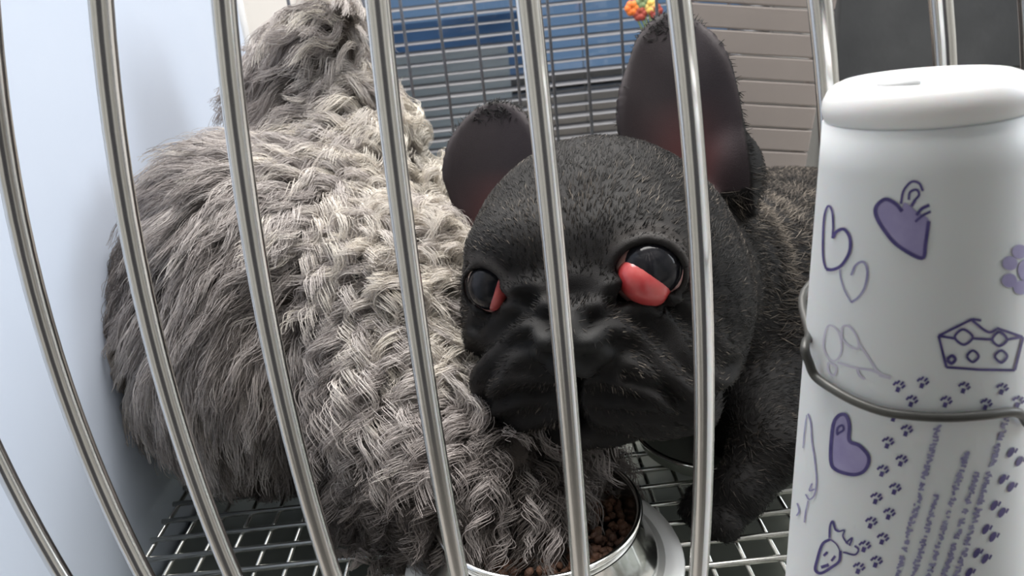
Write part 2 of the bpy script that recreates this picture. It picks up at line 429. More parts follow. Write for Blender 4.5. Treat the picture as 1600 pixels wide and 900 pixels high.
# ------------------------------------------------------------------ sculpting engine: signed distance fields
class Field:
    def __init__(self): self.pr = []

    def add(self, fn, c, rad, k=0.01, op='u'): self.pr.append((fn, np.asarray(c, float), rad, k, op))

    def ell(self, c, r, k=0.01, axes=None, op='u'):
        c = np.asarray(c, float); r = np.asarray(r, float); A = None if axes is None else np.asarray(axes, float)

        def fn(P):
            q = P - c
            if A is not None: q = q @ A.T
            k0 = np.sqrt(((q / r) ** 2).sum(-1)); k1 = np.sqrt(((q / r ** 2) ** 2).sum(-1)) + 1e-9
            return k0 * (k0 - 1) / k1
        self.add(fn, c, r.max(), k, op)

    def cap(self, a, b, ra, rb, k=0.01, op='u'):
        a = np.asarray(a, float); b = np.asarray(b, float); ab = b - a; L2 = ab @ ab

        def fn(P):
            t = np.clip(((P - a) @ ab) / L2, 0, 1)
            return np.linalg.norm(P - a - t[..., None] * ab, axis=-1) - (ra + (rb - ra) * t)
        self.add(fn, (a + b) / 2, np.sqrt(L2) / 2 + max(ra, rb), k, op)

    def ring(self, c, n, R, r, k=0.004, op='u', sq=1.0, up=None):
        c = np.asarray(c, float); n = norm(n)
        u = norm(np.cross(up if up is not None else [0, 0, 1.0], n)); v = np.cross(n, u)

        def fn(P):
            q = P - c; h = q @ n; x = q @ u; y = (q @ v) / sq
            return np.hypot(np.hypot(x, y) - R, h) - r
        self.add(fn, c, R * max(1, sq) + r, k, op)

    @staticmethod
    def comb(D, d, k, op):
        if op == 'u':
            h = np.maximum(k - np.abs(D - d), 0) / k
            return np.minimum(D, d) - h * h * k / 4
        h = np.maximum(k - np.abs(D + d), 0) / k
        return np.maximum(D, -d) + h * h * k / 4

    def ev(self, P):
        D = np.full(P.shape[:-1], 0.05)
        for fn, c, rad, k, op in self.pr:
            m = ((P - c) ** 2).sum(-1) < (rad + 2 * k + 0.012) ** 2
            if m.any(): D[m] = self.comb(D[m], fn(P[m]), k, op)
        return D

    def grad(self, P, e=4e-4):
        g = np.zeros_like(P)
        for s in ((1, -1, -1), (-1, -1, 1), (-1, 1, -1), (1, 1, 1)):
            s = np.array(s, float)
            g += s * self.ev(P + e * s)[:, None]
        return g / (np.linalg.norm(g, axis=1)[:, None] + 1e-12)

    def march(self, px, py, t0=0.2, t1=0.6):
        d = norm(ray(px, py)); t = t0
        for _ in range(300):
            v = self.ev((EYE + d * t)[None])[0]
            if v < 2e-4: break
            t += max(v * 0.6, 1e-4)
            if t > t1: return None
        return EYE + d * t

    def mesh(self, lo, hi, h):
        lo = np.array(lo, float); n = np.ceil((np.array(hi) - lo) / h).astype(int) + 1
        D = np.full(n, 0.05, np.float32)
        for fn, c, rad, k, op in self.pr:
            m = rad + 2 * k + 0.006
            a = np.maximum(np.floor((c - m - lo) / h).astype(int), 0); b = np.minimum(np.ceil((c + m - lo) / h).astype(int) + 1, n)
            if (b <= a).any(): continue
            G = np.stack(np.meshgrid(*[lo[i] + h * np.arange(a[i], b[i]) for i in range(3)], indexing='ij'), -1)
            sl_ = tuple(slice(a[i], b[i]) for i in range(3))
            D[sl_] = self.comb(D[sl_], fn(G), k, op)
        I = D < 0
        nc = n - 1
        cnt = np.zeros(nc, np.int8)
        for i in (0, 1):
            for j in (0, 1):
                for k in (0, 1): cnt += I[i:i + nc[0], j:j + nc[1], k:k + nc[2]]
        act = (cnt > 0) & (cnt < 8)
        cells = np.argwhere(act); idx = np.full(nc, -1, np.int64); idx[act] = np.arange(len(cells))
        acc = np.zeros((len(cells), 3)); num = np.zeros(len(cells))
        for ax in range(3):
            o1, o2 = [q for q in range(3) if q != ax]
            for i in (0, 1):
                for j in (0, 1):
                    s = np.zeros(3, int); s[o1], s[o2] = i, j
                    e = s.copy(); e[ax] = 1
                    A = D[tuple((cells + s).T)]; B = D[tuple((cells + e).T)]
                    x = (A < 0) != (B < 0)
                    t = np.where(x, A / np.where(x, A - B, 1), 0)
                    p = cells + s; p = p.astype(float); p[:, ax] += t
                    acc[x] += p[x]; num[x] += 1
        V = lo + h * acc / num[:, None]
        Q = []
        for ax in range(3):
            o1, o2 = (ax + 1) % 3, (ax + 2) % 3
            a = [slice(1, nc[q]) for q in range(3)]; a[ax] = slice(0, nc[ax]); b = list(a); b[ax] = slice(1, nc[ax] + 1)
            X = I[tuple(a)] != I[tuple(b)]
            E = np.argwhere(X); off = np.ones(3, int); off[ax] = 0; E = E + off
            ins = I[tuple(E.T)]
            q = []
            for d1, d2 in ((1, 1), (0, 1), (0, 0), (1, 0)):
                c = E.copy(); c[:, o1] -= d1; c[:, o2] -= d2
                q.append(idx[tuple(c.T)])
            q = np.stack(q, 1); q[~ins] = q[~ins][:, ::-1]
            Q.append(q)
        Q = np.vstack(Q); Q = Q[(Q >= 0).all(1)]
        for _ in range(2):
            V = V - self.grad(V) * np.clip(self.ev(V), -h, h)[:, None]
        return V, Q


def fast_mesh(name, V, Q, mats, parent=None):
    me = bpy.data.meshes.new(name)
    me.vertices.add(len(V)); me.vertices.foreach_set('co', np.asarray(V, np.float32).ravel())
    me.loops.add(Q.size); me.loops.foreach_set('vertex_index', np.asarray(Q, np.int32).ravel())
    me.polygons.add(len(Q)); me.polygons.foreach_set('loop_start', np.arange(0, Q.size, 4, dtype=np.int32))
    for m in mats: me.materials.append(m)
    me.update(calc_edges=True); me.validate()
    me.shade_smooth()
    return link(name, me, parent)


def sample(V, Q, n, w=None):
    """n random points on quads: positions and face index"""
    a, b, c, d = (V[Q[:, i]] for i in range(4))
    A = np.linalg.norm(np.cross(c - a, d - b), axis=1) / 2
    if w is not None: A = A * w
    f = rng.choice(len(Q), n, p=A / A.sum())
    u, v = rng.random((2, n, 1))
    return (a[f] * (1 - u) + b[f] * u) * (1 - v) + (d[f] * (1 - u) + c[f] * u) * v, f


def hair(name, P, rad, tint, material, parent):
    """P: (n, k, 3) strand points; rad: (k,) or (n, k) radii; tint: (n,)"""
    n, k, _ = P.shape
    hc = bpy.data.hair_curves.new(name)
    hc.add_curves([k] * n)
    hc.points.foreach_set('position', np.asarray(P, np.float32).ravel())
    hc.points.foreach_set('radius', np.broadcast_to(np.asarray(rad, np.float32), (n, k)).ravel())
    t = hc.attributes.new('tint', 'FLOAT', 'CURVE'); t.data.foreach_set('value', np.asarray(tint, np.float32))
    hc.materials.append(material)
    return link(name, hc, parent)


def hair_mat(name, stops, root_dark, rough, spec):
    m = bpy.data.materials.new(name); m.use_nodes = True
    nt = m.node_tree; b = nt.nodes['Principled BSDF']
    at_ = nt.nodes.new('ShaderNodeAttribute'); at_.attribute_name = 'tint'
    r = nt.nodes.new('ShaderNodeValToRGB')
    while len(r.color_ramp.elements) < len(stops): r.color_ramp.elements.new(0.5)
    for e, (p, c) in zip(r.color_ramp.elements, stops): e.position = p; e.color = (*c, 1)
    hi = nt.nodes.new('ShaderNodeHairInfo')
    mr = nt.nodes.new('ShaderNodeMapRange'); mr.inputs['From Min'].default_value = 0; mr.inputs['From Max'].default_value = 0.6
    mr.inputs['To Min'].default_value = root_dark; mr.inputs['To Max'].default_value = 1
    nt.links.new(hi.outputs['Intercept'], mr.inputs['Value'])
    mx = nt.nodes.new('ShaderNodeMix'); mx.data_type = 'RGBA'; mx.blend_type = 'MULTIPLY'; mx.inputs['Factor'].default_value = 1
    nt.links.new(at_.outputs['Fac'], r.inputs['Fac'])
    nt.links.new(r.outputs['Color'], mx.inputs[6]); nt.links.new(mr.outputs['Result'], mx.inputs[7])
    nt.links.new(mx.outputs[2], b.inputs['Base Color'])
    b.inputs['Roughness'].default_value = rough; b.inputs['Specular IOR Level'].default_value = spec
    return m


def wob(P, f, seed):
    """smooth pseudo-noise in -1..1"""
    r = np.random.default_rng(seed); o = np.zeros(len(P))
    for _ in range(5):
        d = r.normal(size=3); o += np.sin(P @ d * f + r.random() * 6.28)
    return o / 3


def tangent(d, n):
    d = d - n * (d * n).sum(1)[:, None]
    return d / (np.linalg.norm(d, axis=1)[:, None] + 1e-9)


# ------------------------------------------------------------------ black bulldog puppy
HC = EYE + ray(937, 432) * 0.290
R = 0.050
YAW = math.radians(17)
HF = np.array([-math.sin(YAW), -math.cos(YAW), 0.0]); HX = np.array([math.cos(YAW), -math.sin(YAW), 0.0]); HU = np.array([0, 0, 1.0])
HAX = np.array([HX, HF, HU])


def hp(x, f, u): return HC + R * (x * HX + f * HF + u * HU)


puppy = Field()
pe = lambda c, r, k=0.012: puppy.ell(hp(*c), np.array(r) * R, k, HAX)
pe((0, -0.05, 0.12), (0.98, 0.98, 0.91))
for s in (-1, 1):
    pe((s * (0.58 if s > 0 else 0.50), 0.15, -0.26), (0.50 if s > 0 else 0.46, 0.62, 0.52), 0.02)        # cheek
    pe((s * 0.44, 0.60, 0.42), (0.32, 0.26, 0.22), 0.016)        # brow
    pe((s * (0.40 if s > 0 else 0.34), 0.80, -0.33), (0.40 if s > 0 else 0.36, 0.42, 0.36), 0.008)       # flews
    pe((s * (0.50 if s > 0 else 0.40), 0.64, -0.50), (0.38 if s > 0 else 0.34, 0.42, 0.34), 0.010)
pe((0, 0.72, -0.62), (0.46, 0.42, 0.27), 0.010)                  # chin
pe((0, 0.80, 0.04), (0.40, 0.40, 0.26), 0.012)                   # bridge above the nose
pe((0, 1.19, -0.02), (0.24, 0.15, 0.16), 0.003)                  # nose pad
# neck, trunk, legs
SH = at(1225, 420, 0.385)
puppy.cap(hp(0.15, -0.5, -0.25), SH + np.array([0, 0, -0.002]), 0.041, 0.046, 0.02)
puppy.ell((SH[0] + 0.002, 0.390, 0.042), (0.050, 0.065, 0.041), 0.02)
puppy.ell((SH[0] + 0.030, 0.455, 0.037), (0.050, 0.065, 0.036), 0.02)
puppy.ell((0.118, 0.350, 0.042), (0.046, 0.046, 0.036), 0.02)     # chest
EL = at(1180, 660, 0.275)
puppy.cap((0.128, 0.345, 0.050), EL, 0.028, 0.019, 0.014)
puppy.cap(EL, (0.090, 0.246, 0.022), 0.0185, 0.0125, 0.010)
puppy.cap((0.090, 0.246, 0.021), (0.074, 0.234, 0.0115), 0.0115, 0.0105, 0.008)
for i, (dx, dy) in enumerate(((-0.006, -0.010), (-0.012, -0.006), (-0.014, 0.001), (-0.010, 0.008))):
    puppy.cap((0.074, 0.235, 0.0085), (0.072 + dx, 0.233 + dy, 0.0055), 0.006, 0.0055, 0.003)
puppy.cap((0.05, 0.345, 0.045), (0.028, 0.315, 0.022), 0.022, 0.015, 0.014)   # far foreleg, mostly hidden
puppy.cap((0.028, 0.315, 0.020), (0.026, 0.288, 0.0105), 0.012, 0.0105, 0.008)
puppy.ell((0.215, 0.500, 0.030), (0.035, 0.055, 0.030), 0.02)    # hind leg folded against the trunk
puppy.cap((0.225, 0.465, 0.012), (0.215, 0.42, 0.009), 0.0105, 0.009, 0.01)


def ear(B, T, nrm, W, th, cup, k, low=1.0, top=0.36, po=2.0):
    B = np.asarray(B, float); a = np.asarray(T) - B; L = np.linalg.norm(a); a /= L
    n = norm(np.asarray(nrm) - a * (np.asarray(nrm) @ a)); b = np.cross(n, a)       # b: to the viewer's left of an ear that faces him
    b = -b

    def fn(P):
        q = P - B; t = (q @ a) / L; y = q @ b; z = q @ n
        tt = np.clip(t, -0.3, 1)
        w = W * np.where(tt > top, np.sqrt(np.maximum(1 - np.maximum((tt - top) / (1 - top), 0) ** po, 0.0004)), low + (1 - low) * np.maximum(tt, 0) / top)
        mid = cup * W * ((y / W) ** 2 - 0.25) - 0.12 * L * (np.clip(t, 0, 1)) ** 2
        d1 = (np.abs(z - mid) - (th * (1.0 + 1.2 * np.clip(1 - t, 0, 1)))) * 0.75
        d2 = (np.abs(y) - w) * 0.8
        d3 = np.maximum(-t - 0.12, t - 1.0) * L
        h = np.maximum(0.004 - np.abs(d1 - d2), 0) / 0.004
        d = np.maximum(d1, d2) + h * h * 0.001
        return np.maximum(d, d3)
    puppy.add(fn, B + a * L / 2, L * 0.75 + W, k)
    return B, a, L, n, b


EARS = [ear(at(1080, 312, 0.305), at(1040, 10, 0.322), (-0.30, -0.94, 0.05), 0.0248, 0.0019, 0.55, 0.006, 1.0),
        ear(at(788, 390, 0.315), at(762, 158, 0.325), (-0.30, -0.94, 0.0), 0.0222, 0.0019, 0.5, 0.006, 0.70, 0.52, 2.3)]
puppy.ell(at(1150, 272, 0.300), (0.0095, 0.009, 0.014), 0.008)     # folded outer pocket of the ear

# eyes
EYES = []
for (px, py, rr, out) in ((1013, 430, 0.0128, 0.0056), (758, 457, 0.0108, 0.0050)):
    s = puppy.march(px, py)
    n0 = norm((0.55 if px > 900 else 1.0) * puppy.grad(s[None])[0] + 0.5 * norm(EYE - s) + 0.15 * HF)
    EYES.append([s, n0, rr, out])
for s, n0, rr, out in EYES:
    c = s - n0 * (rr - out * 0.5)
    puppy.ell(c + n0 * 0.003, np.full(3, rr * 1.0), 0.003, None, 'd')
    puppy.ring(s - n0 * 0.0016, n0, rr * 0.91, 0.0009, 0.003, sq=0.92)

LO, HI, VH = (-0.03, 0.19, -0.004), (0.262, 0.575, 0.195), 0.00125
PV, PQ = puppy.mesh(LO, HI, VH)
PN = puppy.grad(PV)
HL = (PV - HC) @ HAX.T / R                      # head coordinates of every vertex
# ---- wrinkles: creases pressed into the face, with a soft roll above each (head coordinates x, u)
CREASES = [
    (0.045, 0.0020, [(0.14, 0.14), (0.34, 0.12), (0.56, -0.06), (0.78, -0.34), (0.86, -0.62)]),
    (0.040, 0.0013, [(0.22, 0.02), (0.42, -0.08), (0.58, -0.28), (0.66, -0.5)]),
    (0.045, 0.0020, [(-0.14, 0.14), (-0.34, 0.12), (-0.56, -0.06), (-0.78, -0.34), (-0.86, -0.62)]),
    (0.040, 0.0013, [(-0.22, 0.02), (-0.42, -0.08), (-0.58, -0.28), (-0.66, -0.5)]),
    (0.040, 0.0010, [(-0.3, 0.22), (0, 0.27), (0.3, 0.22)]),
    (0.035, 0.0015, [(0.26, 0.22), (0.50, 0.16), (0.74, -0.10), (0.92, -0.40)]),
    (0.030, 0.0010, [(0.36, -0.22), (0.54, -0.30), (0.66, -0.42)]),
    (0.030, 0.0010, [(0.30, -0.46), (0.50, -0.50), (0.68, -0.64)]),
    (0.035, 0.0012, [(-0.26, 0.22), (-0.50, 0.16), (-0.74, -0.10)]),
    (0.035, 0.0012, [(0.16, -0.34), (0.4, -0.36), (0.62, -0.52)]),
    (0.035, 0.0012, [(-0.16, -0.34), (-0.4, -0.36), (-0.62, -0.52)]),
    (0.05, 0.0024, [(0, -0.22), (0, -0.55), (0.3, -0.74), (0.62, -0.86), (0.8, -0.8)]),
    (0.05, 0.0024, [(0, -0.55), (-0.3, -0.74), (-0.62, -0.86), (-0.8, -0.8)]),
]
disp = np.zeros(len(PV)); front = np.clip((HL[:, 1] - 0.15) / 0.3, 0, 1)
near = (np.abs(HL) < 1.6).all(1)
for w, dep, pl in CREASES:
    pl = catmull([(x, u, 0) for x, u in pl], 5)[:, :2]
    d = np.full(len(PV), 9.0); q = HL[near][:, [0, 2]]; dn = np.full(len(q), 9.0)
    for i in range(len(pl) - 1):
        a, b = pl[i], pl[i + 1]; ab = b - a
        t = np.clip(((q - a) @ ab) / (ab @ ab), 0, 1)
        dn = np.minimum(dn, np.hypot(*(q - a - t[:, None] * ab).T))
    d[near] = dn
    disp += 1.9 * front * dep * (-np.exp(-(d / w) ** 2) + 0.55 * np.exp(-((d - 2.3 * w) / (1.3 * w)) ** 2))
# nostrils
for s in (-1, 1):
    d = np.linalg.norm((PV - hp(s * 0.125, 1.32, -0.05)) @ HAX.T / R * np.array([1, 0.4, 1.2]), axis=1)
    disp += -0.0048 * np.exp(-(d / 0.075) ** 2)
# neck skin rolls
body = np.clip((-HL[:, 1] - 0.35) / 0.3, 0, 1)
sd = (PV - HC) @ norm([0.55, 0.75, -0.25])
disp += body * 0.0009 * np.sin(sd * 300 + 1.5 * wob(PV, 40, 3)) * np.clip(1.5 - np.abs(sd - 0.075) / 0.05, 0, 1)
disp += 0.0004 * wob(PV, 160, 5)
PV2 = PV + PN * disp[:, None]


def coat_mat():
    m = bpy.data.materials.new('black_skin'); m.use_nodes = True
    nt = m.node_tree; b = nt.nodes['Principled BSDF']
    a = nt.nodes.new('ShaderNodeAttribute'); a.attribute_name = 'tint'
    n = nt.nodes.new('ShaderNodeTexNoise'); n.inputs['Scale'].default_value = 900; n.inputs['Detail'].default_value = 3
    bp = nt.nodes.new('ShaderNodeBump'); bp.inputs['Strength'].default_value = 0.35; bp.inputs['Distance'].default_value = 0.0006
    nt.links.new(n.outputs['Fac'], bp.inputs['Height']); nt.links.new(bp.outputs['Normal'], b.inputs['Normal'])
    nt.links.new(a.outputs['Color'], b.inputs['Base Color'])
    b.inputs['Roughness'].default_value = 0.6; b.inputs['Specular IOR Level'].default_value = 0.22
    return m


tint = np.tile(np.array([0.007, 0.006, 0.006, 1.0]), (len(PV), 1))
inner = np.zeros(len(PV))
for (B, a, L, n, b) in EARS:
    q = PV - B; t = (q @ a) / L; y = q @ b
    mid_in = ((PN @ n) > 0.25) & (t > 0.02) & (t < 0.98) & (np.abs(y) < 0.024) & (np.abs(q @ n) < 0.02)
    inner = np.maximum(inner, mid_in * np.clip((0.95 - t) / 0.1, 0, 1))
    pink = mid_in * np.clip(1.0 - np.abs(t - 0.22) / 0.34, 0, 1) * np.exp(-(y / 0.012) ** 2)
    tint[:, :3] = tint[:, :3] * (1 - mid_in[:, None]) + mid_in[:, None] * np.array([0.030, 0.023, 0.026])
    tint[:, :3] += pink[:, None] * np.array([0.085, 0.018, 0.015])
dn = np.linalg.norm((PV - hp(0, 1.26, -0.02)) @ HAX.T / R * np.array([1 / 0.30, 1 / 0.25, 1 / 0.20]), axis=1)
nose = np.clip(1.5 - dn, 0, 1)
tint[:, :3] = tint[:, :3] * (1 - nose[:, None]) + nose[:, None] * 0.012
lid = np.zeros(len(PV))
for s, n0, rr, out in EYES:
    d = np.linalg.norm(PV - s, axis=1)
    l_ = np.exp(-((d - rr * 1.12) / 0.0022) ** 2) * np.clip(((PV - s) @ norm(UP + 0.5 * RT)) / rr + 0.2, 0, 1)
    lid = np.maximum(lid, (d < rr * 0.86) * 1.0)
    tint[:, :3] += l_[:, None] * np.array([0.055, 0.050, 0.047])  # pale rim highlight at upper right put into the skin tint
dogA = tag(empty('bulldog_puppy', (0.16, 0.38, 0)), 'black French bulldog puppy with big upright ears and a swollen red eye', 'dog')
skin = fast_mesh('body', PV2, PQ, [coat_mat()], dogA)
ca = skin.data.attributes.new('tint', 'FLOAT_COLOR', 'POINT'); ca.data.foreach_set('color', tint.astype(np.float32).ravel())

# ---- eyes
mi = {'ball': mat('dark_iris', (0.008, 0.009, 0.012), 0.12, spec=0.2, noise=(300, (0.018, 0.017, 0.02))),
      'white': mat('bloodshot_white', (0.45, 0.22, 0.20), 0.12, noise=(260, (0.5, 0.33, 0.30)), coat=0.8),
      'gland': mat('red_gland', (0.42, 0.035, 0.040), 0.3, noise=(170, (0.52, 0.10, 0.095), 6), coat=0.25, sss=0.25),
      'edge': mat('pale_gland_edge', (0.62, 0.45, 0.42), 0.25, noise=(200, (0.55, 0.36, 0.34)), coat=0.5)}


def sphere(name, c, r, m, parent, axes=None, seg=32):
    bm = bmesh.new(); bmesh.ops.create_uvsphere(bm, u_segments=seg, v_segments=seg // 2, radius=1)
    A = np.eye(3) if axes is None else np.asarray(axes)
    r = np.broadcast_to(np.asarray(r, float), 3)
    for v in bm.verts: v.co = Vector(np.asarray(c) + (np.array(v.co) * r) @ A)
    me = bpy.data.meshes.new(name); bm.to_mesh(me); bm.free(); me.materials.append(m); me.shade_smooth()
    return link(name, me, parent)


for i, (s, n0, rr, out) in enumerate(EYES):
    c = s - n0 * (rr - out * 0.45)
    rb = rr * 0.97
    eb = sphere('eyeball', c, rb, mi['white'], dogA)
    look = norm(at(1028, 414, 0.2) - EYE) if i == 0 else norm(at(752, 452, 0.2) - EYE)
    # the iris: a slightly raised dark cap where the line of sight at that place meets the ball
    d = look; oc = EYE - c; bq = oc @ d; disc = bq * bq - (oc @ oc - (rb * 1.02) ** 2)
    hit = EYE + d * (-bq - math.sqrt(max(disc, 0)))
    ax = norm(hit - c); u = norm(np.cross([0, 0, 1.0], ax)); v = np.cross(ax, u)
    V, Fc = [c + ax * (rb + 0.0012)], []
    amax = 0.84 if i == 0 else 0.84
    for k in range(1, 9):
        th_ = amax * k / 8; h_ = rb + 0.0012 * (1 - (k / 8) ** 2) + 0.00008
        for q in range(32):
            a = 2 * math.pi * q / 32
            V.append(c + h_ * (math.cos(th_) * ax + math.sin(th_) * (math.cos(a) * u + math.sin(a) * v)))
    for q in range(32): Fc.append((0, 1 + q, 1 + (q + 1) % 32))
    for k in range(7):
        for q in range(32):
            A_, B_ = 1 + k * 32, 1 + (k + 1) * 32
            Fc.append((A_ + q, B_ + q, B_ + (q + 1) % 32, A_ + (q + 1) % 32))
    ir = mesh('iris', V, Fc, mi['ball'], eb); ir['label'] = 'dark glossy iris'
    gp = (1004, 452) if i == 0 else (779, 462)
    d = norm(ray(*gp)); bq = oc @ d; disc = bq * bq - (oc @ oc - rb ** 2)
    hit = EYE + d * (-bq - math.sqrt(max(disc, 0)))
    g = norm(hit - c); tdir = norm(ray(1045, 470) - ray(985, 415)) if i == 0 else norm(ray(772, 490) - ray(785, 440))
    tdir = norm(tdir - g * (tdir @ g)); w = np.cross(g, tdir)
    if i == 0:
        gl = sphere('third_eyelid', c + g * (rb - 0.0052), (0.0094, 0.0072, 0.0082), mi['gland'], eb, (tdir, w, g)); gl['label'] = 'swollen red third eyelid bulging from the eye corner'
    else:
        gl = sphere('third_eyelid', c + g * (rb - 0.0042), (0.0074, 0.0040, 0.0056), mi['gland'], eb, (tdir, w, g)); gl['label'] = 'reddened third eyelid'

# ---- short coat
FN = PV2[PQ].mean(1); HF_ = (FN - HC) @ HAX.T / R
fin, fno, fli = inner[PQ].mean(1), nose[PQ].mean(1), lid[PQ].mean(1)
wgt = np.clip(1 - 1.0 * fin - fno - fli, 0.0, 1); wgt *= np.where(FN[:, 1] > 0.44, 0.35, 1.0)
N = 95000
P0, fi = sample(PV2, PQ, N, wgt)
n = puppy.grad(P0)
hl = (P0 - HC) @ HAX.T / R
onhead = np.clip((hl[:, 1] + 0.9) / 0.5, 0, 1)[:, None]
rad_ = P0 - hp(0, 1.2, 0.1)
d0 = onhead * (rad_ / np.linalg.norm(rad_, axis=1)[:, None]) + (1 - onhead) * np.array([0.35, 0.75, -0.55])
t = tangent(d0 + 0.25 * rng.normal(size=P0.shape), n)
onear = np.zeros(N)
for (B, a, L, n_, b) in EARS:
    q = P0 - B; t_ = (q @ a) / L
    onear = np.maximum(onear, (t_ > 0.12) & (np.abs(q @ b) < 0.032) & (np.abs(q @ n_) < 0.022))
ln = (0.0026 + 0.0012 * rng.random(N)) * np.where(onhead[:, 0] > 0.5, 1.0, 2.2) * np.where(np.minimum(np.linalg.norm(P0 - EYES[0][0], axis=1), np.linalg.norm(P0 - EYES[1][0], axis=1)) < 0.0145, 0.5, 1.0) * (1 - 0.55 * onear) * (1 - 0.35 * np.clip((hl[:, 1] - 0.5) / 0.4, 0, 1))
rnd = wob(P0, 190, 11)
side = np.cross(n, t)
s = np.linspace(0, 1, 4)[None, :, None]
lift = (0.30 + 0.18 * rng.random((N, 1, 1)))
P = P0[:, None] + ln[:, None, None] * (t[:, None] * s + n[:, None] * (lift * s * (1 - 0.45 * s)) + side[:, None] * 0.12 * rnd[:, None, None] * s * s) - n[:, None] * 0.0002
br = np.clip(0.30 + 0.22 * wob(P0 * np.array([1, 1, 0.5]), 150, 21) + 0.20 * rng.normal(size=N), 0, 1)
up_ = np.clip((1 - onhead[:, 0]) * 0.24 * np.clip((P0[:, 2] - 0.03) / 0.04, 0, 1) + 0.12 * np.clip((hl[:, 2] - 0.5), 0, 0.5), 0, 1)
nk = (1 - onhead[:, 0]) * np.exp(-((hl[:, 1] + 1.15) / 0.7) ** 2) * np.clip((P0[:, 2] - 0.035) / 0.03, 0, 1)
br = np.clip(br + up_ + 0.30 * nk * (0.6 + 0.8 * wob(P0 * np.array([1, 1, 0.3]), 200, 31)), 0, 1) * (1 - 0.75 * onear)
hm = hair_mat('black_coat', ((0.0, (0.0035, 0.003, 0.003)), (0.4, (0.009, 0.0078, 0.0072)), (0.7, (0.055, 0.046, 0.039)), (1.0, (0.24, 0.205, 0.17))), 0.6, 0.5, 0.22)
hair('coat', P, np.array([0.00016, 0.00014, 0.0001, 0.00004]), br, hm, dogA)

# ------------------------------------------------------------------ grey curly dog
curly = Field()
ce = lambda px, py, Y, r, k=0.02: curly.ell(at(px, py, Y), r, k)
ce(445, 500, 0.330, (0.066, 0.052, 0.060))
ce(388, 400, 0.335, (0.030, 0.042, 0.044))
ce(390, 560, 0.310, (0.028, 0.036, 0.042))
ce(520, 360, 0.365, (0.052, 0.046, 0.044))
ce(582, 290, 0.385, (0.026, 0.028, 0.042))
ce(640, 500, 0.315, (0.036, 0.042, 0.046))
ce(640, 640, 0.285, (0.036, 0.036, 0.042))
curly.cap(at(490, 260, 0.385), at(478, 160, 0.395), 0.024, 0.020, 0.018)
curly.cap(at(478, 160, 0.395), at(508, 50, 0.395), 0.020, 0.015, 0.014)
HG = at(770, 735, 0.250)
curly.cap(at(680, 640, 0.280), HG, 0.032, 0.026, 0.016)
curly.ell(HG, (0.027, 0.028, 0.025), 0.014)
curly.cap(HG, at(820, 800, 0.226), 0.019, 0.012, 0.012)                                   # muzzle down in the bowl
curly.cap(at(600, 720, 0.280), at(600, 830, 0.262), 0.016, 0.011, 0.012)
curly.cap(at(600, 830, 0.262), at(625, 868, 0.242) , 0.011, 0.010, 0.008)
curly.cap(at(470, 690, 0.300), at(480, 722, 0.300), 0.016, 0.012, 0.012)
curly.cap(HG + np.array([0.018, 0.004, 0.012]), at(905, 700, 0.255), 0.011, 0.009, 0.008)  # ear
CV, CQ = curly.mesh((-0.19, 0.19, -0.004), (0.06, 0.46, 0.215), 0.003)
CV = CV.copy(); CV[:, 0] = np.maximum(CV[:, 0], SX + 0.002); CV[:, 2] = np.maximum(CV[:, 2], 0.0008)
dogB = tag(empty('curly_dog', (-0.09, 0.32, 0)), 'fluffy grey curly-haired dog by the white panel, eating from the bowl', 'dog')
skm = mat('grey_skin', (0.09, 0.075, 0.065), 0.9, noise=(60, (0.13, 0.11, 0.10)), bump=(200, 0.6, 0.003))
fast_mesh('body', CV, CQ, [skm], dogB)

NL, MS, K = 4200, 26, 16
L0, fi = sample(CV, CQ, NL)
n = curly.grad(L0)
hi_ = np.clip((L0[:, 2] - 0.05) / 0.04, 0, 1)
rt_ = np.clip((L0[:, 0] + 0.085) / 0.04, 0, 1) * np.clip(1 - (L0[:, 2] - 0.11) / 0.02, 0, 1)
fz = 0.62 - 0.22 * rt_
flow = np.stack([-0.25 - 0.35 * hi_ * (1 - rt_) + fz * wob(L0, 42, 1), -0.25 + 0.4 * wob(L0, 44, 2), -0.75 + 0.5 * hi_ * (1 - rt_) + fz * wob(L0, 40, 3)], 1)
t = tangent(flow, n); b = np.cross(n, t)
curl = np.clip(0.55 + 0.35 * wob(L0, 26, 4), 0.1, 1)
right = np.clip((L0[:, 0] + 0.085) / 0.05, 0, 1)
curl = np.clip(curl * (0.55 + 0.75 * right), 0.1, 1.1)
ln = (0.020 + 0.012 * rng.random(NL)) * (1 - 0.25 * np.clip((0.05 - L0[:, 2]) / 0.05, 0, 1))
s = np.linspace(0, 1, K)
ph = rng.random(NL) * 6.28; om = (6.0 + 5 * rng.random(NL)) * (1 + 0.75 * rt_) * np.where(rng.random(NL) < 0.5, 1, -1)
A = (0.0054 - 0.0016 * rt_) * curl
ang_ = ph[:, None] + om[:, None] * s[None]
amp = A[:, None] * np.minimum(1, s[None] * 2.2)
guide = (ln[:, None, None] * (n[:, None] * (0.55 * np.sin(s * 1.9) * 0.62)[None, :, None] + t[:, None] * (0.95 * s ** 1.25)[None, :, None])
         + amp[..., None] * (np.cos(ang_)[..., None] * b[:, None] + (0.5 + 0.45 * rt_)[:, None, None] * np.sin(ang_)[..., None] * n[:, None]))
guide = guide - guide[:, :1]
guide[:, :, 2] -= (0.0035 * s ** 2)[None]
off = rng.normal(size=(NL, MS, 2)) * 0.0019
root = L0[:, None] + off[..., :1] * t[:, None] + off[..., 1:] * b[:, None]
conv = (1 - 0.62 * s ** 0.8)[None, None, :, None]
strand = (L0[:, None, None] + (root - L0[:, None])[:, :, None] * conv + guide[:, None] * (0.82 + 0.3 * rng.random((NL, MS, 1, 1)))
          + 0.0005 * rng.normal(size=(NL, MS, 1, 3)) * s[None, None, :, None]
          + 0.00012 * rng.normal(size=(NL, MS, K, 3)) * s[None, None, :, None])
